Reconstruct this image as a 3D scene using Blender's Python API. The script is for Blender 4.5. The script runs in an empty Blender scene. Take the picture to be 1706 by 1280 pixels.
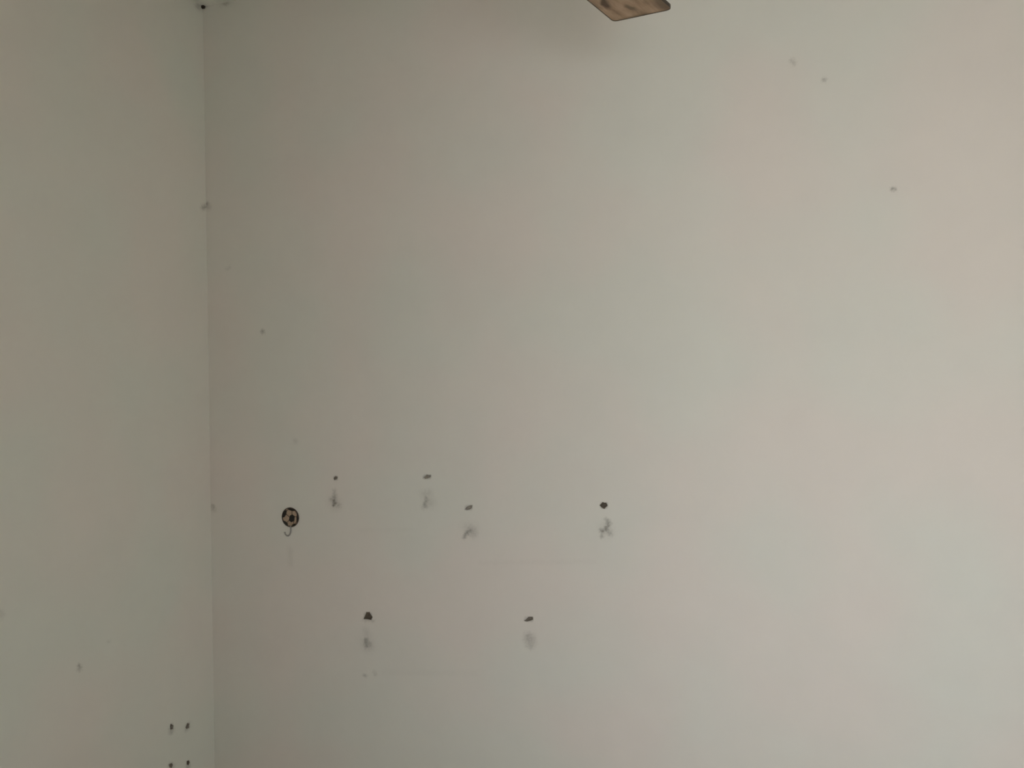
import bpy, bmesh, math, random
from mathutils import Vector, Matrix

# ------------------------------------------------------------------ camera, sky, exposure
SC = bpy.context.scene
COL = SC.collection
W, H, F = 1706, 1280, 1300.0            # frame and focal length in pixels
YAW, ROLL = math.radians(17.0), math.radians(0.9)
EYE = 1.60
FWD = Vector((-math.sin(YAW), math.cos(YAW), 0))
RGT = Vector((math.cos(YAW), math.sin(YAW), 0))
UP = Vector((0, 0, 1))
# the room corner is the world origin; room is x > 0, y < 0
CORNER_DEPTH = 2.4
CR, SR = math.cos(ROLL), math.sin(ROLL)


def ray(px, py):
    """direction of view through a point of the photograph"""
    u, v = (px - W / 2) / F, (H / 2 - py) / F
    r = u * CR - v * -SR
    t = v * CR - u * SR
    return FWD + RGT * r + UP * t


_r = ray(348, 640)
CAM = Vector((0, 0, 0)) - Vector((_r.x, _r.y, 0)) * CORNER_DEPTH
CAM.z = EYE

cam_data = bpy.data.cameras.new('camera')
cam_data.sensor_fit = 'HORIZONTAL'
cam_data.sensor_width = 36.0
cam_data.lens = 36.0 * F / W
cam_data.clip_start = 0.02
cam = bpy.data.objects.new('camera', cam_data)
COL.objects.link(cam)
xr = RGT * CR - UP * SR                 # image x axis in the world
yu = UP * CR + RGT * SR                 # image y axis in the world
cam.matrix_world = Matrix(((xr.x, yu.x, -FWD.x, CAM.x), (xr.y, yu.y, -FWD.y, CAM.y),
                           (xr.z, yu.z, -FWD.z, CAM.z), (0, 0, 0, 1)))
SC.camera = cam

ROOM_X, ROOM_Y = 2.60, -2.30            # right wall and rear wall
TOP = EYE + ray(338, 8).z * CORNER_DEPTH * 0.995
WIN = dict(x0=1.70, x1=2.52, z0=0.9, z1=1.9)     # window in the rear wall
SKY, GROUND = 1.0, 0.92
RT = 0.46                               # unseen rear wall depth, thickened so its reveal shades the corner

world = bpy.data.worlds.new('overcast_sky')
SC.world = world
world.use_nodes = True
nt = world.node_tree
nt.nodes.clear()
wo = nt.nodes.new('ShaderNodeOutputWorld')
bg = nt.nodes.new('ShaderNodeBackground')
tc = nt.nodes.new('ShaderNodeTexCoord')
sp = nt.nodes.new('ShaderNodeSeparateXYZ')
rp = nt.nodes.new('ShaderNodeValToRGB')
nt.links.new(tc.outputs['Generated'], sp.inputs[0])
mp = nt.nodes.new('ShaderNodeMapRange')
mp.inputs['From Min'].default_value = -1
mp.inputs['From Max'].default_value = 1
nt.links.new(sp.outputs['Z'], mp.inputs['Value'])
nt.links.new(mp.outputs[0], rp.inputs[0])
rp.color_ramp.elements[0].position = 0.47
rp.color_ramp.elements[0].color = (GROUND * 0.96, GROUND * 0.99, GROUND * 1.02, 1)
rp.color_ramp.elements[1].position = 0.53
rp.color_ramp.elements[1].color = (SKY * 0.93, SKY * 0.985, SKY * 1.06, 1)
nt.links.new(rp.outputs[0], bg.inputs['Color'])
bg.inputs['Strength'].default_value = 12.9
nt.links.new(bg.outputs[0], wo.inputs['Surface'])

portal = bpy.data.lights.new('window_portal', 'AREA')   # guides sky sampling, gives off nothing itself
portal.shape = 'RECTANGLE'
portal.size, portal.size_y = WIN['x1'] - WIN['x0'], WIN['z1'] - WIN['z0']
portal.cycles.is_portal = True
po = bpy.data.objects.new('window_portal', portal)
po.location = ((WIN['x0'] + WIN['x1']) / 2, ROOM_Y - RT, (WIN['z0'] + WIN['z1']) / 2)
po.rotation_euler = (math.radians(90), 0, 0)
COL.objects.link(po)

SC.view_settings.view_transform = 'Standard'
SC.view_settings.look = 'None'
SC.view_settings.gamma = 1.0
SC.view_settings.use_curve_mapping = False
SC.view_settings.exposure = 0.6
SC.cycles.max_bounces = 16
SC.cycles.diffuse_bounces = 6
SC.cycles.transparent_max_bounces = 16


# ------------------------------------------------------------------ helpers
def on_main(px, py):                    # point of the main wall (y = 0) seen at a pixel
    d = ray(px, py)
    t = -CAM.y / d.y
    return CAM + d * t


def on_left(px, py):                    # point of the left wall (x = 0)
    d = ray(px, py)
    t = -CAM.x / d.x
    return CAM + d * t


def on_height(px, py, z):
    d = ray(px, py)
    return CAM + d * ((z - CAM.z) / d.z)


def link_mesh(name, bm, mats, parent=None, smooth=False, normals=False):
    if normals:
        bmesh.ops.recalc_face_normals(bm, faces=bm.faces)
    me = bpy.data.meshes.new(name)
    bm.to_mesh(me)
    bm.free()
    for m in (mats if isinstance(mats, (list, tuple)) else [mats]):
        me.materials.append(m)
    if smooth:
        for p in me.polygons:
            p.use_smooth = True
    o = bpy.data.objects.new(name, me)
    COL.objects.link(o)
    if parent is not None:
        o.parent = parent
    return o


def structure(o, label=None):
    o['kind'] = 'structure'
    if label:
        o['label'] = label
    return o


def box(bm, x0, x1, y0, y1, z0, z1):
    v = [bm.verts.new(p) for p in ((x0, y0, z0), (x1, y0, z0), (x1, y1, z0), (x0, y1, z0),
                                   (x0, y0, z1), (x1, y0, z1), (x1, y1, z1), (x0, y1, z1))]
    for f in ((3, 2, 1, 0), (4, 5, 6, 7), (0, 1, 5, 4), (1, 2, 6, 5), (2, 3, 7, 6), (3, 0, 4, 7)):
        bm.faces.new([v[i] for i in f])


def lathe(bm, prof, n=32, cx=0, cy=0):
    """prof: (radius, z) from bottom to top"""
    rings = []
    for r, z in prof:
        if r < 1e-6:
            rings.append([bm.verts.new((cx, cy, z))])
        else:
            rings.append([bm.verts.new((cx + r * math.cos(2 * math.pi * i / n),
                                        cy + r * math.sin(2 * math.pi * i / n), z)) for i in range(n)])
    for a, b in zip(rings, rings[1:]):
        for i in range(n):
            j = (i + 1) % n
            q = [a[i % len(a)], a[j % len(a)], b[j % len(b)], b[i % len(b)]]
            u = []
            for x in q:
                if x not in u:
                    u.append(x)
            if len(u) > 2:
                bm.faces.new(u)


def tube(bm, pts, rad, n=10):
    rings = []
    for k, p in enumerate(pts):
        p = Vector(p)
        a = Vector(pts[max(k - 1, 0)])
        b = Vector(pts[min(k + 1, len(pts) - 1)])
        t = (b - a).normalized()
        s = t.cross(Vector((0, 1, 0)))
        if s.length < 1e-4:
            s = t.cross(Vector((1, 0, 0)))
        s.normalize()
        w = t.cross(s).normalized()
        r = rad[k] if isinstance(rad, (list, tuple)) else rad
        rings.append([bm.verts.new(p + (s * math.cos(2 * math.pi * i / n) + w * math.sin(2 * math.pi * i / n)) * r)
                      for i in range(n)])
    for a, b in zip(rings, rings[1:]):
        for i in range(n):
            bm.faces.new((a[i], a[(i + 1) % n], b[(i + 1) % n], b[i]))
    bm.faces.new(list(reversed(rings[0])))
    bm.faces.new(rings[-1])


# ------------------------------------------------------------------ materials
def mat(name):
    m = bpy.data.materials.new(name)
    m.use_nodes = True
    t = m.node_tree
    b = t.nodes['Principled BSDF']
    return m, t, b


def noise(t, scale, detail=3.0, rough=0.5, coord='Object', stretch=None):
    c = t.nodes.new('ShaderNodeTexCoord')
    n = t.nodes.new('ShaderNodeTexNoise')
    n.inputs['Scale'].default_value = scale
    n.inputs['Detail'].default_value = detail
    n.inputs['Roughness'].default_value = rough
    if stretch:
        q = t.nodes.new('ShaderNodeMapping')
        q.inputs['Scale'].default_value = stretch
        t.links.new(c.outputs[coord], q.inputs[0])
        t.links.new(q.outputs[0], n.inputs['Vector'])
    else:
        t.links.new(c.outputs[coord], n.inputs['Vector'])
    return n


def ramp(t, src, stops):
    r = t.nodes.new('ShaderNodeValToRGB')
    e = r.color_ramp.elements
    while len(e) < len(stops):
        e.new(0.5)
    for k, (p, c) in enumerate(stops):
        e[k].position = p
        e[k].color = (*c, 1)
    t.links.new(src, r.inputs[0])
    return r


def mix(t, kind, fac, a, b):
    m = t.nodes.new('ShaderNodeMix')
    m.data_type = 'RGBA'
    m.blend_type = kind
    for sock, val in ((m.inputs[0], fac), (m.inputs[6], a), (m.inputs[7], b)):
        if isinstance(val, (int, float)):
            sock.default_value = val
        elif isinstance(val, tuple):
            sock.default_value = (*val, 1)
        else:
            t.links.new(val, sock)
    return m.outputs[2]


def plain(name, col, rough=0.6, metal=0.0, bump=None):
    m, t, b = mat(name)
    n = noise(t, 60, 2)
    c = ramp(t, n.outputs['Fac'], [(0.3, tuple(x * 0.9 for x in col)), (0.7, tuple(min(1, x * 1.08) for x in col))])
    t.links.new(c.outputs[0], b.inputs['Base Color'])
    b.inputs['Roughness'].default_value = rough
    b.inputs['Metallic'].default_value = metal
    return m


def wall_paint(name, base, use_stain):
    """matt emulsion on plaster: faint warm and green unevenness, roller texture, dirt marks from the mesh"""
    m, t, b = mat(name)
    n1 = noise(t, 2.6, 2, 0.4)
    warm = tuple(c * k for c, k in zip(base, (1.026, 0.988, 0.985)))
    cool = tuple(c * k for c, k in zip(base, (0.982, 1.006, 0.995)))
    c = ramp(t, n1.outputs['Fac'], [(0.38, cool), (0.62, warm)]).outputs[0]
    n2 = noise(t, 9, 4, 0.6)
    g = ramp(t, n2.outputs['Fac'], [(0.3, (0.975,) * 3), (0.7, (1.0,) * 3)]).outputs[0]
    c = mix(t, 'MULTIPLY', 1.0, c, g)
    if use_stain:
        at = t.nodes.new('ShaderNodeAttribute')
        at.attribute_name = 'dirt'
        c = mix(t, 'MIX', at.outputs['Fac'], c, (0.06, 0.043, 0.025))
    t.links.new(c, b.inputs['Base Color'])
    b.inputs['Roughness'].default_value = 0.85
    b.inputs['Specular IOR Level'].default_value = 0.0
    return m


PAINT = (0.71, 0.674, 0.607)
PAINT_LEFT_LIT = (0.735, 0.718, 0.648)  # wall paint lightened to put the left wall's stronger light into its colour
M_WALL = wall_paint('off_white_wall_paint', PAINT, True)
M_LEFT = wall_paint('off_white_left_wall_lit_paint', PAINT_LEFT_LIT, True)
M_CEIL = wall_paint('ceiling_paint', (0.79, 0.765, 0.70), False)

M_PLAINWALL = plain('off_white_plain_paint', (0.69, 0.665, 0.60), 0.9)

def hole_fill(name, lo, hi):
    m, t, b = mat(name)
    n = noise(t, 300, 3)
    r = ramp(t, n.outputs['Fac'], [(0.35, lo), (0.7, hi)])
    t.links.new(r.outputs[0], b.inputs['Base Color'])
    b.inputs['Roughness'].default_value = 0.95
    return m


M_HOLE = {'dark': hole_fill('dark_plug_and_shade', (0.085, 0.066, 0.046), (0.14, 0.112, 0.082)),  # plug tones that also hold the shade inside the holes
          'mid': hole_fill('grey_brown_plug_and_shade', (0.17, 0.142, 0.11), (0.25, 0.215, 0.172)),
          'pale': hole_fill('plaster_fill_and_shade', (0.27, 0.24, 0.195), (0.37, 0.335, 0.28))}

M_FLOOR, t_, b_ = mat('worn_floor_tile')
br = t_.nodes.new('ShaderNodeTexBrick')
tcn = t_.nodes.new('ShaderNodeTexCoord')
t_.links.new(tcn.outputs['Object'], br.inputs['Vector'])
br.offset = 0
br.inputs['Scale'].default_value = 1.0
br.inputs['Brick Width'].default_value = 0.4
br.inputs['Row Height'].default_value = 0.4
br.inputs['Mortar Size'].default_value = 0.003
br.inputs['Color1'].default_value = (0.42, 0.385, 0.33, 1)
br.inputs['Color2'].default_value = (0.39, 0.36, 0.31, 1)
br.inputs['Mortar'].default_value = (0.15, 0.14, 0.12, 1)
t_.links.new(br.outputs['Color'], b_.inputs['Base Color'])
b_.inputs['Roughness'].default_value = 0.45

M_ALU = plain('grey_window_aluminium', (0.45, 0.45, 0.44), 0.4, 0.6)
M_WOODDOOR = plain('brown_door_wood', (0.16, 0.085, 0.045), 0.5)
M_STEEL = plain('dull_steel', (0.36, 0.34, 0.31), 0.6, 0.4)
M_CREAM = plain('cream_plastic', (0.40, 0.29, 0.20), 0.35)
M_BLACK = plain('black_print', (0.012, 0.009, 0.007), 0.4)
M_SEAM = plain('brown_seam_print', (0.07, 0.045, 0.03), 0.5)
M_BRONZE = plain('antique_bronze_metal', (0.10, 0.065, 0.04), 0.4, 0.7)
M_TRIM = plain('dark_blade_edge', (0.045, 0.030, 0.017), 0.45)
M_DUST = plain('dark_web_and_dust', (0.030, 0.019, 0.009), 0.95)

M_GLASS, t_, b_ = mat('window_glass')
t_.nodes.remove(b_)
tr = t_.nodes.new('ShaderNodeBsdfTransparent')
gl = t_.nodes.new('ShaderNodeBsdfGlossy')
gl.inputs['Roughness'].default_value = 0.02
mx = t_.nodes.new('ShaderNodeMixShader')
mx.inputs[0].default_value = 0.07
t_.links.new(tr.outputs[0], mx.inputs[1])
t_.links.new(gl.outputs[0], mx.inputs[2])
t_.links.new(mx.outputs[0], t_.nodes['Material Output'].inputs['Surface'])

# blade veneer: blotchy brown wood grain along the blade (object x), with a few dark burl marks
ZB = EYE + 0.72
A = on_height(1022, 36, ZB)
B = on_height(1121, 15, ZB)
C = on_height(975, 0, ZB)
dirv = (A - C).normalized()
perp = Vector((-dirv.y, dirv.x, 0))
wid = abs((B - A).dot(perp))
sgn = 1 if (B - A).dot(perp) > 0 else -1
RAD = 0.66
mid = A + perp * (sgn * wid / 2)
hub = mid - dirv * RAD


def on_blade(px_, py_):                  # blade coordinates of a photographed point
    p = on_height(px_, py_, ZB) - hub
    return (p.dot(dirv), p.dot(perp) * sgn)


M_BLADE, t_, b_ = mat('fan_blade_wood_veneer')
n1 = noise(t_, 16, 3, 0.6, stretch=(0.6, 2.2, 1.0))
n2 = noise(t_, 60, 3, 0.6, stretch=(0.35, 3.0, 1.0))
c1 = ramp(t_, n1.outputs['Fac'], [(0.30, (0.19, 0.115, 0.058)), (0.45, (0.35, 0.225, 0.132)), (0.66, (0.46, 0.315, 0.205))])
c2 = ramp(t_, n2.outputs['Fac'], [(0.32, (0.72, 0.68, 0.62)), (0.55, (1, 1, 1))])
col_ = mix(t_, 'MULTIPLY', 0.6, c1.outputs[0], c2.outputs[0])
for (u0, v0, u1, v1, rad_, k_, tone) in ((1004, 0, 1013, 12, .0075, .95, (0.075, 0.036, 0.012)), (1043, 10, 1058, 15, .0055, .75, (0.10, 0.065, 0.030)),
                                         (1096, 0, 1112, 14, .013, .75, (0.115, 0.070, 0.034)), (1040, 31, 1085, 22, .006, .45, (0.13, 0.088, 0.043)),
                                         (985, 4, 1000, 14, .005, .5, (0.16, 0.11, 0.06)), (1075, 2, 1080, 6, .005, .4, (0.14, 0.09, 0.045))):
    a_, q_ = on_blade(u0, v0), on_blade(u1, v1)
    tcb = t_.nodes.new('ShaderNodeTexCoord')
    nn = noise(t_, 45, 2)
    ds = t_.nodes.new('ShaderNodeVectorMath')           # ragged outline
    ds.operation = 'MULTIPLY_ADD'
    t_.links.new(nn.outputs['Color'], ds.inputs[0])
    ds.inputs[1].default_value = (.012, .012, 0)
    t_.links.new(tcb.outputs['Object'], ds.inputs[2])
    mpg = t_.nodes.new('ShaderNodeMapping')
    mpg.vector_type = 'TEXTURE'
    an = math.atan2(q_[1] - a_[1], q_[0] - a_[0])
    ln = math.hypot(q_[1] - a_[1], q_[0] - a_[0]) / 2 + rad_
    mpg.inputs['Location'].default_value = ((a_[0] + q_[0]) / 2 + .006, (a_[1] + q_[1]) / 2 + .006, 0)
    mpg.inputs['Rotation'].default_value = (0, 0, an)
    mpg.inputs['Scale'].default_value = (ln * 1.1, rad_ * 1.15, .05)
    t_.links.new(ds.outputs[0], mpg.inputs[0])
    lnn = t_.nodes.new('ShaderNodeVectorMath')
    lnn.operation = 'LENGTH'
    t_.links.new(mpg.outputs[0], lnn.inputs[0])
    mr = t_.nodes.new('ShaderNodeMapRange')
    mr.inputs['From Min'].default_value = 0.55
    mr.inputs['From Max'].default_value = 1.25
    mr.inputs['To Min'].default_value = k_
    mr.inputs['To Max'].default_value = 0.0
    t_.links.new(lnn.outputs['Value'], mr.inputs['Value'])
    col_ = mix(t_, 'MIX', mr.outputs[0], col_, tone)
t_.links.new(col_, b_.inputs['Base Color'])
b_.inputs['Roughness'].default_value = 0.5


# ------------------------------------------------------------------ marks on the walls, measured on the photograph
def rnd_poly(pts, k=3, jit=0.12, seed=0):
    """closed outline -> denser, slightly ragged outline"""
    rr = random.Random(seed)
    out = []
    n = len(pts)
    size = max(max(p[0] for p in pts) - min(p[0] for p in pts), max(p[1] for p in pts) - min(p[1] for p in pts))
    for i in range(n):
        a, b = pts[i], pts[(i + 1) % n]
        for q in range(k):
            f = q / k
            out.append((a[0] + (b[0] - a[0]) * f + rr.uniform(-jit, jit) * size * (0.5 if q else 0.3),
                        a[1] + (b[1] - a[1]) * f + rr.uniform(-jit, jit) * size * (0.5 if q else 0.3)))
    return out


# drilled holes with broken rims: wall, outline in photograph pixels, label
HOLES = [
    ('main', 'mid', [(555.5, 797), (559, 793.5), (562.5, 795), (561, 799), (557, 800)], 'small dark plug hole, leftmost of the upper row'),
    ('main', 'pale', [(705, 796), (711, 791), (718, 792), (717, 796), (708, 798)], 'ragged dark plug hole, second of the upper row'),
    ('main', 'pale', [(774, 849), (780, 843), (787, 842), (786, 847), (777, 850)], 'slanted grey plug hole above a smeared smudge'),
    ('main', 'dark', [(999, 842), (1004, 837), (1010, 838), (1012, 843), (1007, 848), (1002, 846)], 'dark round plug hole, rightmost with a smudge below'),
    ('main', 'dark', [(606, 1032), (611, 1020), (615, 1020), (621, 1029), (618, 1033)], 'dark triangular plug hole in the lower row'),
    ('main', 'mid', [(873, 1034), (880, 1028), (887, 1028), (888, 1033), (879, 1036)], 'dark oval plug hole, right one of the lower row'),
    ('left', 'mid', [(283, 1210), (285, 1206), (289, 1209), (288, 1215), (284, 1216)], 'screw hole, upper left of four by the corner'),
    ('left', 'mid', [(309, 1213), (312, 1205), (316, 1206), (315, 1213), (311, 1215)], 'screw hole, upper right of four by the corner'),
    ('left', 'mid', [(281, 1274), (286, 1272), (288, 1275), (286, 1280), (283, 1279)], 'screw hole, lower left of four by the corner'),
    ('left', 'dark', [(311, 1269), (314, 1267), (316, 1271), (314, 1276), (311, 1274)], 'screw hole, lower right of four by the corner'),
]

# dirt: strokes (wall, x0, y0, x1, y1, half width, strength) in photograph pixels
DIRT = [
    # under the first hole of the upper row
    ('main', 557, 818, 557, 826, 3.5, .22), ('main', 557, 828, 558, 832, 3, .38), ('main', 551, 833, 556, 833, 3, .22),
    ('main', 557, 835, 556, 842, 3, .55), ('main', 560, 839, 565, 842, 3.5, .22), ('main', 556, 836, 558, 841, 10, .14),
    # second
    ('main', 706, 823, 714, 821, 7, .12), ('main', 710, 831, 708, 843, 3.0, .33), ('main', 716, 838, 714, 836, 9, .14),
    ('main', 704, 846, 709, 844, 4, .15),
    # slanted smear
    ('main', 777, 889, 783, 884, 3.5, .28), ('main', 773, 896, 778, 888, 3.0, .40), ('main', 785, 884, 788, 889, 7, .22),
    ('main', 776, 878, 790, 880, 9, .08),
    # rightmost
    ('main', 1011, 867, 1015, 872, 3.8, .30), ('main', 1013, 874, 1011, 880, 3.5, .40), ('main', 1011, 882, 1003, 884, 3.2, .42),
    ('main', 1003, 884, 1002, 894, 2.8, .36), ('main', 1014, 885, 1016, 889, 4, .30), ('main', 1009, 880, 1011, 886, 11, .12),
    # lower row left
    ('main', 610, 1050, 612, 1056, 6, .10), ('main', 609, 1066, 612, 1066, 2.8, .36), ('main', 609, 1070, 610, 1077, 3.2, .40),
    ('main', 615, 1072, 617, 1076, 3.5, .24), ('main', 611, 1072, 613, 1076, 10, .14), ('main', 606, 1033, 622, 1035, 3, .18),
    # lower row right: a faint oval rub
    ('main', 881, 1061, 884, 1062, 7.5, .20), ('main', 880, 1066, 885, 1070, 8, .20), ('main', 880, 1076, 884, 1078, 5, .16),
    # small marks below
    ('main', 608, 1126, 609, 1126, 3.0, .32), ('main', 623, 1121, 625, 1124, 3, .16),
    # lone specks of the main wall
    ('main', 437, 552, 438, 553, 3.4, .45), ('main', 1320, 102, 1322, 105, 4.5, .22), ('main', 1372, 133, 1374, 134, 4.0, .30),
    ('main', 1486, 316, 1491, 315, 3.4, .42), ('main', 491, 734, 493, 736, 4, .12),
    # tracks of hung things: long faint scuffs
    ('main', 800, 938, 990, 936, 4, .028), ('main', 640, 1121, 790, 1122, 5, .024), ('main', 600, 884, 690, 882, 4, .020),
    ('main', 483, 915, 484, 940, 5, .070), ('main', 378, 448, 382, 446, 3, .10),
    # rubs round the small screw holes of the left wall
    ('left', 285, 1214, 286, 1220, 4.0, .30), ('left', 313, 1208, 312, 1214, 4.5, .22), ('left', 313, 1274, 314, 1279, 3.5, .28),
    ('left', 283, 1275, 287, 1279, 4, .25),
    ('left', 132, 1109, 133, 1112, 3.2, .36), ('left', 131, 1116, 134, 1117, 3.2, .16), ('left', 0, 1022, 3, 1025, 6, .12),
    ('left', 180, 1069, 182, 1070, 3, .10),
    # chips and grime along the corner
    ('left', 338, 347, 342, 344, 4, .35), ('main', 345, 339, 346, 340, 3.2, .40), ('main', 343, 345, 348, 346, 5, .16),
    ('main', 354, 843, 355, 844, 3.5, .32), ('main', 353, 849, 356, 850, 4.5, .14),
    ('main', 374, 1, 376, 3, 4.5, .45), ('main', 370, 4, 380, 3, 7, .12), ('main', 341, 9, 346, 6, 5, .35), ('left', 330, 12, 336, 9, 5, .25),
]


def vnoise(x, y, seed=0):
    def h(i, j):
        n = (i * 374761393 + j * 668265263 + seed * 982451653) & 0xffffffff
        n = ((n ^ (n >> 13)) * 1274126177) & 0xffffffff
        return ((n ^ (n >> 16)) & 0xffff) / 65535.0
    i, j = math.floor(x), math.floor(y)
    fx, fy = x - i, y - j
    fx, fy = fx * fx * (3 - 2 * fx), fy * fy * (3 - 2 * fy)
    a = h(i, j) + (h(i + 1, j) - h(i, j)) * fx
    b = h(i, j + 1) + (h(i + 1, j + 1) - h(i, j + 1)) * fx
    return a + (b - a) * fy


def build_wall(name, which, length, label):
    """a plaster wall whose face carries real drilled recesses and dirt marks.
    local plane coordinates (s along the wall from the corner, z up)"""
    if which == 'main':
        conv = lambda px, py: (lambda p: (p.x, p.z))(on_main(px, py))
        place = lambda s, z, d: (s, d, z)            # d: depth into the wall
    else:
        conv = lambda px, py: (lambda p: (-p.y, p.z))(on_left(px, py))
        place = lambda s, z, d: (-d, -s, z)
    strokes = []
    for (w, x0, y0, x1, y1, r, k) in DIRT:
        if w != which:
            continue
        a, b = conv(x0, y0), conv(x1, y1)
        c = conv((x0 + x1) / 2 + 4, (y0 + y1) / 2)
        e = conv((x0 + x1) / 2 - 4, (y0 + y1) / 2)
        sc = math.hypot(c[0] - e[0], c[1] - e[1]) / 8
        e2, c2 = conv((x0 + x1) / 2, (y0 + y1) / 2 - 4), conv((x0 + x1) / 2, (y0 + y1) / 2 + 4)
        scz = math.hypot(c2[0] - e2[0], c2[1] - e2[1]) / 8
        strokes.append((a, b, r * scz, k, sc / scz))
    holes = []
    for q, (w, kind, pts, lab) in enumerate(HOLES):
        if w != which:
            continue
        holes.append(([conv(*p) for p in rnd_poly(pts, 2, 0.10, q)], (lab, kind)))
    # cells of a fine grid wherever there is dirt or a hole; coarse elsewhere
    cell = 0.0021
    bm = bmesh.new()
    dl = bm.verts.layers.float.new('dirt')

    def dirt_at(s, z):
        wx = (vnoise(s * 260, z * 260, 1) - 0.5) * 0.006
        wz = (vnoise(s * 260, z * 260, 2) - 0.5) * 0.006
        tot = 0.0
        for (a, b, r, k, asp) in strokes:
            px, pz = (s + wx - a[0]) / asp, z + wz - a[1]
            dx, dz = (b[0] - a[0]) / asp, b[1] - a[1]
            l2 = dx * dx + dz * dz
            f = max(0, min(1, (px * dx + pz * dz) / l2)) if l2 > 1e-12 else 0
            d = math.hypot(px - dx * f, pz - dz * f) / r
            if d < 1.9:
                g = math.exp(-d * d * 1.1) * (0.55 + 0.9 * vnoise(s * 420, z * 420, 3)) * min(1, (1.9 - d) * 3)
                tot = 1 - (1 - tot) * (1 - min(0.95, k * g))
        return tot

    # coarse lines (s and z breaks) so that each fine block is a rectangle of its own
    blocks = []
    for (a, b, r, k, asp) in strokes:
        m = r * 2.1 + 0.004
        blocks.append([min(a[0], b[0]) - m * asp, max(a[0], b[0]) + m * asp, min(a[1], b[1]) - m, max(a[1], b[1]) + m])
    for (poly, lab) in holes:
        blocks.append([min(p[0] for p in poly) - .006, max(p[0] for p in poly) + .006,
                       min(p[1] for p in poly) - .006, max(p[1] for p in poly) + .006])
    for b in blocks:
        b[0], b[1] = max(0.0, b[0]), min(length, b[1])
        b[2], b[3] = max(0.0, b[2]), min(TOP, b[3])
    merged = True
    while merged:
        merged = False
        for i in range(len(blocks)):
            for j in range(i + 1, len(blocks)):
                A, B = blocks[i], blocks[j]
                if A[0] <= B[1] + .004 and B[0] <= A[1] + .004 and A[2] <= B[3] + .004 and B[2] <= A[3] + .004:
                    blocks[i] = [min(A[0], B[0]), max(A[1], B[1]), min(A[2], B[2]), max(A[3], B[3])]
                    del blocks[j]
                    merged = True
                    break
            if merged:
                break
    edge_lines = []

    def vert(s, z, d=0.0, dirt=0.0):
        v = bm.verts.new(place(s, z, d))
        v[dl] = dirt
        return v

    fill_edges = []
    used_cells = 0
    for (s0, s1, z0, z1) in blocks:
        ns, nz = max(2, math.ceil((s1 - s0) / cell)), max(2, math.ceil((z1 - z0) / cell))
        if ns * nz > 12000:
            f = math.sqrt(ns * nz / 12000)
            ns, nz = int(ns / f), int(nz / f)
        ss = [s0 + (s1 - s0) * i / ns for i in range(ns + 1)]
        zz = [z0 + (z1 - z0) * j / nz for j in range(nz + 1)]
        grid = [[vert(s, z, 0, dirt_at(s, z)) for z in zz] for s in ss]
        hs = [(p, l) for (p, l) in holes if s0 <= p[0][0] <= s1 and z0 <= p[0][1] <= z1]
        gaps = []                                        # grid cells left out around each hole
        for (p, l) in hs:
            i0 = max(0, math.floor((min(q[0] for q in p) - s0) / (s1 - s0) * ns - .3))
            i1 = min(ns, math.ceil((max(q[0] for q in p) - s0) / (s1 - s0) * ns + .3))
            j0 = max(0, math.floor((min(q[1] for q in p) - z0) / (z1 - z0) * nz - .3))
            j1 = min(nz, math.ceil((max(q[1] for q in p) - z0) / (z1 - z0) * nz + .3))
            gaps.append((i0, i1, j0, j1, p))
        for i in range(ns):
            for j in range(nz):
                if any(g[0] <= i < g[1] and g[2] <= j < g[3] for g in gaps):
                    continue
                bm.faces.new((grid[i][j], grid[i + 1][j], grid[i + 1][j + 1], grid[i][j + 1]))
                used_cells += 1
        for (i0, i1, j0, j1, p) in gaps:
            loop = [grid[i][j0] for i in range(i0, i1)] + [grid[i1][j] for j in range(j0, j1)] + \
                   [grid[i][j1] for i in range(i1, i0, -1)] + [grid[i0][j] for j in range(j1, j0, -1)]
            ed = []
            for a, b in zip(loop, loop[1:] + loop[:1]):
                ed.append(bm.edges.get((a, b)) or bm.edges.new((a, b)))
            hv = [vert(q[0], q[1], 0, 0.34) for q in p]
            for a, b in zip(hv, hv[1:] + hv[:1]):
                ed.append(bm.edges.new((a, b)))
            bmesh.ops.triangle_fill(bm, use_beauty=True, use_dissolve=False, edges=ed,
                                    normal=(0, -1, 0) if which == 'main' else (1, 0, 0))
        border = [grid[i][0] for i in range(ns)] + [grid[ns][j] for j in range(nz)] + \
                 [grid[i][nz] for i in range(ns, 0, -1)] + [grid[0][j] for j in range(nz, 0, -1)]
        fill_edges.append((border, (s0, s1, z0, z1)))
    # outer outline: passes along blocks that touch an edge of the wall
    corner_edge = []                                     # left side of the face, with a slightly uneven plaster corner
    touching = {}
    outline_pts = []
    eps = 1e-6

    def side(kind):
        # collect (coordinate range, verts) of blocks touching that side
        res = []
        for (border, (s0, s1, z0, z1)) in fill_edges:
            if kind == 's0' and s0 <= eps:
                vs = sorted([v for v in border if abs(coord(v)[0]) < 1e-5], key=lambda v: coord(v)[1])
                res.append((z0, z1, vs))
            if kind == 'z1' and z1 >= TOP - eps:
                vs = sorted([v for v in border if abs(coord(v)[1] - TOP) < 1e-5], key=lambda v: coord(v)[0])
                res.append((s0, s1, vs))
        return sorted(res, key=lambda r: r[0])

    def coord(v):
        return (v.co.x, v.co.z) if which == 'main' else (-v.co.y, v.co.z)

    used_border = set()
    chain = []
    a0 = vert(0, 0)
    chain.append(a0)
    for (z0, z1, vs) in side('s0'):
        chain += vs
    last = chain[-1]
    if coord(last)[1] < TOP - 1e-5:
        chain.append(vert(0, TOP))
    for (s0, s1, vs) in side('z1'):
        for v in vs:
            if v not in chain:
                chain.append(v)
    chain.append(vert(length, TOP))
    chain.append(vert(length, 0))
    # outline edges that already belong to a block's rim are on the wall's edge: skip those, keep the rest
    ed = []
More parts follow.
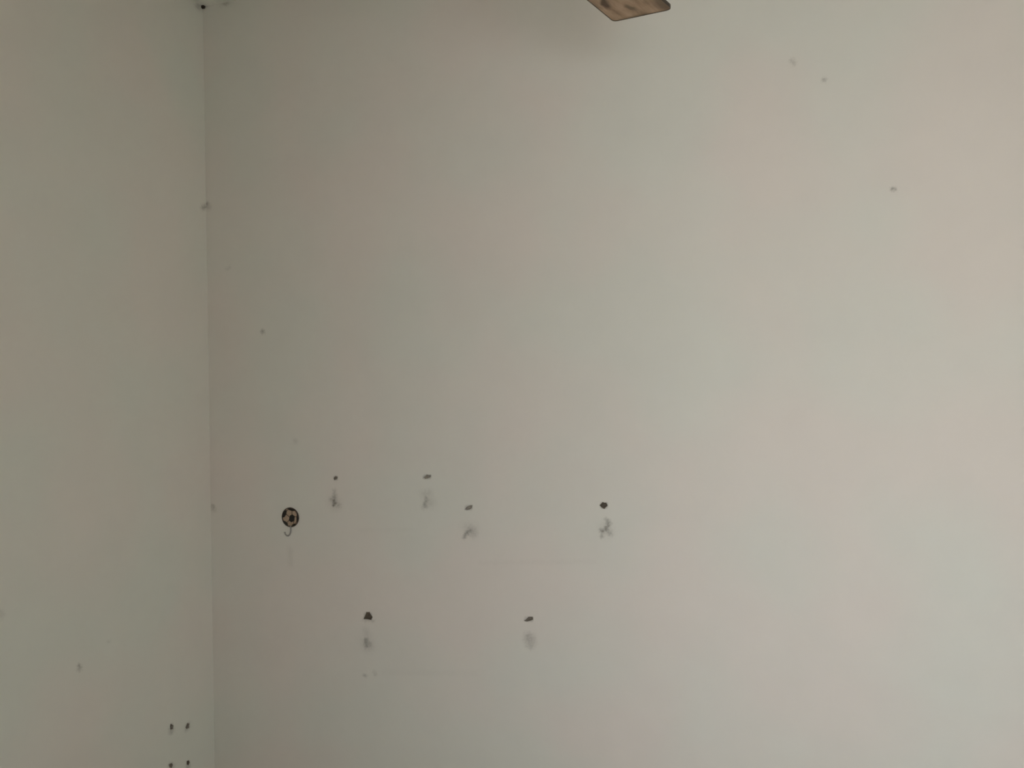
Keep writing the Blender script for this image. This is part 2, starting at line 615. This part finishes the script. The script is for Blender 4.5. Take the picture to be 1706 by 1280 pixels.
    for a, b in zip(chain, chain[1:] + chain[:1]):
        e = bm.edges.get((a, b))
        if e is None:
            ed.append(bm.edges.new((a, b)))
        else:
            used_border.add(e)
    for (border, _) in fill_edges:
        for a, b in zip(border, border[1:] + border[:1]):
            e = bm.edges.get((a, b))
            if e is not None and e not in used_border:
                ed.append(e)
    bmesh.ops.triangle_fill(bm, use_beauty=True, use_dissolve=False, edges=ed,
                            normal=(0, -1, 0) if which == 'main' else (1, 0, 0))
    # consistent facing into the room
    want = Vector((0, -1, 0)) if which == 'main' else Vector((1, 0, 0))
    bm.normal_update()
    for f in bm.faces:
        if f.normal.dot(want) < 0:
            f.normal_flip()
    # body of the wall behind the face
    th = 0.12
    b0 = [bm.verts.new(place(s, z, th)) for s, z in ((0, 0), (length, 0), (length, TOP), (0, TOP))]
    f = bm.faces.new(b0)
    f.normal_update()
    if f.normal.dot(want) > 0:
        f.normal_flip()
    wall = link_mesh(name, bm, M_WALL if which == 'main' else M_LEFT)
    structure(wall, label)
    # the recesses: chipped rim, then a ragged cavity with shade in its colour
    for (poly, lab) in holes:
        bm = bmesh.new()
        cx = sum(p[0] for p in poly) / len(poly)
        cz = sum(p[1] for p in poly) / len(poly)
        rr = random.Random(int(cx * 1e4))
        rings = []
        for f, d in ((1.0, 0.0), (0.84, 0.0008), (0.70, 0.0022), (0.55, 0.0045)):
            rings.append([bm.verts.new(place(cx + (p[0] - cx) * f * rr.uniform(.95, 1.0 if d == 0 else 1.04) if d else p[0],
                                             cz + (p[1] - cz) * f if d else p[1], d)) for p in poly])
        n = len(poly)
        for k, (A, B) in enumerate(zip(rings, rings[1:])):
            for i in range(n):
                bm.faces.new((A[i], A[(i + 1) % n], B[(i + 1) % n], B[i]))
        bm.faces.new(rings[-1])
        bm.normal_update()
        for fc in bm.faces:
            c = fc.calc_center_median()
            inward = Vector(place(cx, cz, 0.006)) - c
            if fc.normal.dot(inward) < 0:
                fc.normal_flip()
        h = link_mesh('drill_hole', bm, M_HOLE[lab[1]], wall)
        h['label'] = lab[0]
    return wall


wall_main = build_wall('wall_back', 'main', ROOM_X, 'off-white painted wall with plug holes and grey smudges')
wall_left = build_wall('wall_left', 'left', -ROOM_Y, 'shaded off-white painted wall left of the corner')

# rest of the room: right wall, rear wall thickened to shape the light, with window and door, floor, ceiling
bm = bmesh.new()
box(bm, ROOM_X, ROOM_X + .12, ROOM_Y - RT, .12, 0, TOP)
structure(link_mesh('wall_right', bm, M_PLAINWALL), 'off-white painted wall at the right')
bm = bmesh.new()
DX0, DX1, DZ = 0.45, 1.25, 2.05
for (x0, x1, z0, z1) in ((-.12, DX0, 0, TOP), (DX0, DX1, DZ, TOP), (DX1, WIN['x0'], 0, TOP),
                         (WIN['x0'], WIN['x1'], 0, WIN['z0']), (WIN['x0'], WIN['x1'], WIN['z1'], TOP),
                         (WIN['x1'], ROOM_X, 0, TOP)):
    box(bm, x0, x1, ROOM_Y - RT, ROOM_Y, z0, z1)
structure(link_mesh('wall_rear', bm, M_PLAINWALL), 'off-white painted wall with the window and door')
bm = bmesh.new()
box(bm, -.12, ROOM_X + .12, ROOM_Y - RT, .12, -.1, 0)
structure(link_mesh('floor', bm, M_FLOOR), 'beige tiled floor')
bm = bmesh.new()
box(bm, -.12, ROOM_X + .12, ROOM_Y - RT, .12, TOP, TOP + .1)
structure(link_mesh('ceiling', bm, M_CEIL), 'off-white painted ceiling meeting the walls at the corner')

# window: aluminium frame, two sliding panes, at the outer side of the reveal deepened to shade the corner
bm = bmesh.new()
x0, x1, z0, z1 = WIN['x0'], WIN['x1'], WIN['z0'], WIN['z1']
ya, yb, fw = ROOM_Y - RT + .02, ROOM_Y - RT + .08, .035
xm = (x0 + x1) / 2
box(bm, x0, x1, ya, yb, z0, z0 + fw)
box(bm, x0, x1, ya, yb, z1 - fw, z1)
box(bm, x0, x0 + fw, ya, yb, z0 + fw, z1 - fw)
box(bm, x1 - fw, x1, ya, yb, z0 + fw, z1 - fw)
box(bm, xm - fw / 2, xm + fw / 2, ya, yb, z0 + fw, z1 - fw)
win = structure(link_mesh('window_1', bm, M_ALU), 'aluminium sliding window')
for a, b in ((x0 + fw, xm - fw / 2), (xm + fw / 2, x1 - fw)):
    bm = bmesh.new()
    box(bm, a, b, ya + .028, ya + .032, z0 + fw, z1 - fw)
    link_mesh('pane', bm, M_GLASS, win)
# door
bm = bmesh.new()
box(bm, DX0, DX1, ROOM_Y - .10, ROOM_Y - .06, 0, DZ)
for zz0, zz1 in ((.2, .95), (1.1, 1.85)):
    box(bm, DX0 + .13, DX1 - .13, ROOM_Y - .062, ROOM_Y - .05, zz0, zz1)
door = structure(link_mesh('door_1', bm, M_WOODDOOR), 'brown panelled wooden door')
bm = bmesh.new()
tube(bm, [(DX0 + .07, ROOM_Y - .06, 1.0), (DX0 + .07, ROOM_Y - .01, 1.0), (DX0 + .09, ROOM_Y, 1.0), (DX0 + .18, ROOM_Y, 1.0)], .009)
link_mesh('door_handle', bm, M_STEEL, door)


# ------------------------------------------------------------------ ceiling fan
fan = bpy.data.objects.new('ceiling_fan', None)
COL.objects.link(fan)
fan.location = (hub.x, hub.y, TOP)
fan['label'] = 'ceiling fan with a brown wood-grained blade reaching in from the top'
fan['category'] = 'ceiling fan'
hb = ZB - TOP                            # blade height below the ceiling, negative
bm = bmesh.new()
lathe(bm, [(0, -.085), (.03, -.085), (.05, -.075), (.068, -.03), (.072, -.002), (0, -.002)])
link_mesh('canopy', bm, M_BRONZE, fan, True, True)
bm = bmesh.new()
lathe(bm, [(.0125, hb + .13), (.0125, -.08)], 16)
link_mesh('downrod', bm, M_BRONZE, fan, True, True)
bm = bmesh.new()
lathe(bm, [(0, hb - .045), (.045, hb - .04), (.07, hb - .02), (.115, hb + .005), (.125, hb + .03), (.12, hb + .075), (.07, hb + .11), (.03, hb + .14), (0, hb + .14)])
link_mesh('motor_housing', bm, M_BRONZE, fan, True, True)



def blade_outline():
    """outline in blade coordinates: x outwards, y across (+y = side of B)"""
    hw = wid / 2
    r0, pts = 0.20, []
    hr = hw * 0.80
    tipa, tipb = RAD, RAD + (B - A).dot(dirv)
    pts.append((r0, -hr))
    pts.append((r0 + .10, -hr * 1.06))

    def corner(cx, cy, p0, p1, n=5):
        for i in range(n + 1):
            f = i / n
            q = ((1 - f) ** 2 * p0[0] + 2 * f * (1 - f) * cx + f * f * p1[0],
                 (1 - f) ** 2 * p0[1] + 2 * f * (1 - f) * cy + f * f * p1[1])
            pts.append(q)
    ra, rb = .010, .014
    corner(tipa, -hw, (tipa - ra, -hw), (tipa + (tipb - tipa) * .1, -hw + ra))
    corner(tipb, hw, (tipb - (tipb - tipa) * .1, hw - rb), (tipb - rb, hw))
    pts.append((r0 + .10, hr * 1.06))
    pts.append((r0, hr))
    return pts


OUT = blade_outline()
TH = .0065


def offset(pts, d):
    cx = sum(p[0] for p in pts) / len(pts)
    res = []
    n = len(pts)
    for i in range(n):
        a, b, c = Vector(pts[i - 1]), Vector(pts[i]), Vector(pts[(i + 1) % n])
        e1, e2 = (b - a), (c - b)
        n1 = Vector((-e1.y, e1.x)).normalized() if e1.length > 1e-9 else Vector((0, 0))
        n2 = Vector((-e2.y, e2.x)).normalized() if e2.length > 1e-9 else n1
        m = (n1 + n2)
        m = m.normalized() if m.length > 1e-6 else n1
        res.append((b.x + m.x * d, b.y + m.y * d))
    return res


IN = offset(OUT, .0017)
bmb = bmesh.new()
lo = [bmb.verts.new((p[0], p[1], 0)) for p in IN]
hi = [bmb.verts.new((p[0], p[1], TH)) for p in IN]
bmb.faces.new(list(reversed(lo)))
bmb.faces.new(hi)
for i in range(len(lo)):
    j = (i + 1) % len(lo)
    bmb.faces.new((lo[i], lo[j], hi[j], hi[i]))
bmesh.ops.recalc_face_normals(bmb, faces=bmb.faces)
me_blade = bpy.data.meshes.new('blade')
bmb.to_mesh(me_blade)
bmb.free()
me_blade.materials.append(M_BLADE)
bmb = bmesh.new()
rings = [[bmb.verts.new((p[0], p[1], z)) for p in q] for q, z in
         ((IN, -.0004), (offset(OUT, .0006), -.0010), (OUT, .001), (OUT, TH - .001), (IN, TH + .0005))]
n = len(OUT)
for a_, b__ in zip(rings, rings[1:] + rings[:1]):
    for i in range(n):
        bmb.faces.new((a_[i], a_[(i + 1) % n], b__[(i + 1) % n], b__[i]))
bmesh.ops.recalc_face_normals(bmb, faces=bmb.faces)
me_trim = bpy.data.meshes.new('edge_trim')
bmb.to_mesh(me_trim)
bmb.free()
me_trim.materials.append(M_TRIM)
bmb = bmesh.new()
box(bmb, .09, .22, -.018, .018, -.006, -.0012)
box(bmb, .21, .27, -.034, .034, -.006, -.0012)
for sx, sy in ((.235, -.02), (.235, .02), (.255, 0)):
    lathe(bmb, [(0, -.009), (.004, -.0085), (.005, -.006)], 10, sx, sy)
bmesh.ops.recalc_face_normals(bmb, faces=bmb.faces)
me_iron = bpy.data.meshes.new('blade_bracket')
bmb.to_mesh(me_iron)
bmb.free()
me_iron.materials.append(M_BRONZE)
ang0 = math.atan2(dirv.y, dirv.x)
for k in range(3):
    rot = Matrix.Translation((0, 0, hb)) @ Matrix.Rotation(ang0 + k * 2 * math.pi / 3, 4, 'Z')
    if sgn < 0:
        rot = rot @ Matrix.Diagonal((1, -1, 1, 1))
    bl = bpy.data.objects.new('blade', me_blade)
    COL.objects.link(bl)
    bl.parent = fan
    bl.matrix_local = rot
    for nm, me in (('edge_trim', me_trim), ('blade_bracket', me_iron)):
        c = bpy.data.objects.new(nm, me)
        COL.objects.link(c)
        c.parent = bl
    bl['label'] = 'brown wood-grained fan blade with dark edge'

# ------------------------------------------------------------------ football-shaped adhesive hook
hc = on_main(484, 862)                   # centre of the disc on the wall
hl, hr_, ht, hbm = on_main(470.5, 862), on_main(498, 862), on_main(484, 846.5), on_main(484, 878)
RX, RZ = (hr_.x - hl.x) / 2, (ht.z - hbm.z) / 2
hook = bpy.data.objects.new('wall_hook', None)
COL.objects.link(hook)
hook.location = (hc.x + .001, 0, hc.z)
hook['label'] = 'small round football-patterned wall hook with a bent wire hook below'
hook['category'] = 'hook'
DEP = 0.0045


def dome(u, v, lift=0.0):
    """point of the domed disc; u, v in -1..1"""
    rr = min(1.0, math.hypot(u, v))
    return (u * RX, -(0.0022 + DEP * math.sqrt(max(0, 1 - rr * rr * 0.93))) - lift + .001, v * RZ)


bm = bmesh.new()
rings = [[bm.verts.new(dome(0, 0))]]
NR, NS = 10, 40
for i in range(1, NR + 1):
    q = i / NR
    rings.append([bm.verts.new(dome(q * math.cos(2 * math.pi * j / NS), q * math.sin(2 * math.pi * j / NS))) for j in range(NS)])
rings.append([bm.verts.new((RX * math.cos(2 * math.pi * j / NS), -.0002, RZ * math.sin(2 * math.pi * j / NS))) for j in range(NS)])
for j in range(NS):
    bm.faces.new((rings[0][0], rings[1][j], rings[1][(j + 1) % NS]))
for a_, b__ in zip(rings[1:], rings[2:]):
    for j in range(NS):
        bm.faces.new((a_[j], a_[(j + 1) % NS], b__[(j + 1) % NS], b__[j]))
bm.faces.new(rings[-1])
body = link_mesh('ball_disc', bm, M_CREAM, hook, True, True)


def patch(name, pts, m, lift=.0005, sub=3):
    """printed panel raised a hair above the dome; pts in disc units"""
    bm = bmesh.new()
    cu = sum(p[0] for p in pts) / len(pts)
    cv = sum(p[1] for p in pts) / len(pts)
    n = len(pts)
    dense = []
    for i in range(n):
        a, b = pts[i], pts[(i + 1) % n]
        for q in range(sub):
            dense.append((a[0] + (b[0] - a[0]) * q / sub, a[1] + (b[1] - a[1]) * q / sub))
    rings = [[bm.verts.new(dome(cu + (p[0] - cu) * f, cv + (p[1] - cv) * f, lift)) for p in dense] for f in (.35, .7, 1.0)]
    rings.append([bm.verts.new(dome(p[0], p[1], -.0006)) for p in dense])
    k = len(dense)
    bm.faces.new(rings[0])
    for A_, B_ in zip(rings, rings[1:]):
        for i in range(k):
            bm.faces.new((A_[i], A_[(i + 1) % k], B_[(i + 1) % k], B_[i]))
    return link_mesh(name, bm, m, body, False, True)


def px(u, v):                             # from zoomed-photo pixels to disc units
    return ((u - 632) / 192, (600 - v) / 224)


def clampd(p, r=.985):
    l = math.hypot(*p)
    return p if l <= r else (p[0] / l * r, p[1] / l * r)


panels = [
    [px(645, 565), px(690, 540), px(735, 575), px(725, 665), px(670, 695), px(625, 660)],         # centre
    [px(505, 445), px(550, 450), px(540, 530), px(500, 585), px(440, 600), px(455, 500)],         # left
    [px(585, 385), px(640, 360), px(715, 385), px(750, 430), px(680, 440), px(620, 418)],         # top
    [px(795, 510), px(830, 520), px(830, 620), px(815, 700), px(785, 690), px(788, 600)],         # right
    [px(480, 690), px(530, 705), px(570, 745), px(570, 800), px(520, 780), px(470, 730)],         # lower left
    [px(690, 765), px(740, 745), px(745, 780), px(700, 815), px(675, 800)],                       # lower right
]
for p in panels:
    cu_, cv_ = sum(q[0] for q in p) / len(p), sum(q[1] for q in p) / len(p)
    p = [(cu_ + (q[0] - cu_) * 1.22, cv_ + (q[1] - cv_) * 1.22) for q in p]
    patch('black_panel', [clampd(q) for q in p], M_BLACK)
seams = [
    (px(680, 440), px(682, 545)), (px(735, 575), px(792, 580)), (px(625, 650), px(560, 730)), (px(545, 520), px(630, 590)),
    (px(720, 670), px(715, 760)), (px(750, 425), px(795, 515)), (px(600, 410), px(548, 450)), (px(785, 690), px(745, 760)),
    (px(570, 795), px(685, 805)), (px(450, 600), px(475, 690)),
]
for a_, b__ in seams:
    a_, b__ = clampd(a_, .96), clampd(b__, .96)
    d = (b__[0] - a_[0], b__[1] - a_[1])
    l = math.hypot(*d)
    o = (-d[1] / l * .035, d[0] / l * .035)
    patch('seam', [(a_[0] + o[0], a_[1] + o[1]), (b__[0] + o[0], b__[1] + o[1]), (b__[0] - o[0], b__[1] - o[1]), (a_[0] - o[0], a_[1] - o[1])],
          M_SEAM, .0003, 4)
# dark rim line round the disc
bm = bmesh.new()
tube(bm, [(RX * 1.0 * math.cos(2 * math.pi * j / 48), -.0022, RZ * 1.0 * math.sin(2 * math.pi * j / 48)) for j in range(49)], .0013, 8)
link_mesh('rim', bm, M_SEAM, body, True, True)
# wire hook: down from the disc, round to the left, with a small tip
sx, sz = RX / 192, RZ / 224
wire = [(636, 790, .0022), (640, 850, .0024), (643, 910, .0032), (642, 960, .0048), (628, 1005, .0062), (598, 1032, .0070),
        (565, 1028, .0074), (538, 1000, .0076), (524, 965, .0076), (522, 945, .0076)]
bm = bmesh.new()
tube(bm, [((u - 632) * sx, -d, (600 - v) * sz) for u, v, d in wire], [.0021] * 8 + [.0023, .0025], 10)
link_mesh('wire_hook', bm, M_STEEL, hook, True, True)

# ------------------------------------------------------------------ dark lump of grime in the ceiling corner
def lump(name, centre, size, seed, label):
    rr = random.Random(seed)
    bm = bmesh.new()
    bmesh.ops.create_icosphere(bm, subdivisions=2, radius=1.0)
    for v in bm.verts:
        k = 1 + rr.uniform(-.28, .28)
        v.co = Vector((v.co.x * size[0], v.co.y * size[1], v.co.z * size[2])) * k
    o = link_mesh(name, bm, M_DUST, None, True)
    o.location = centre
    o['label'] = label
    o['category'] = 'grime'
    return o


g = on_main(339.5, 8.5)
lump('grime_speck', (.0045, -.0045, min(g.z, TOP - .004)), (.0056, .0056, .0052), 4, 'tiny dark lump of grime in the upper corner of the walls')
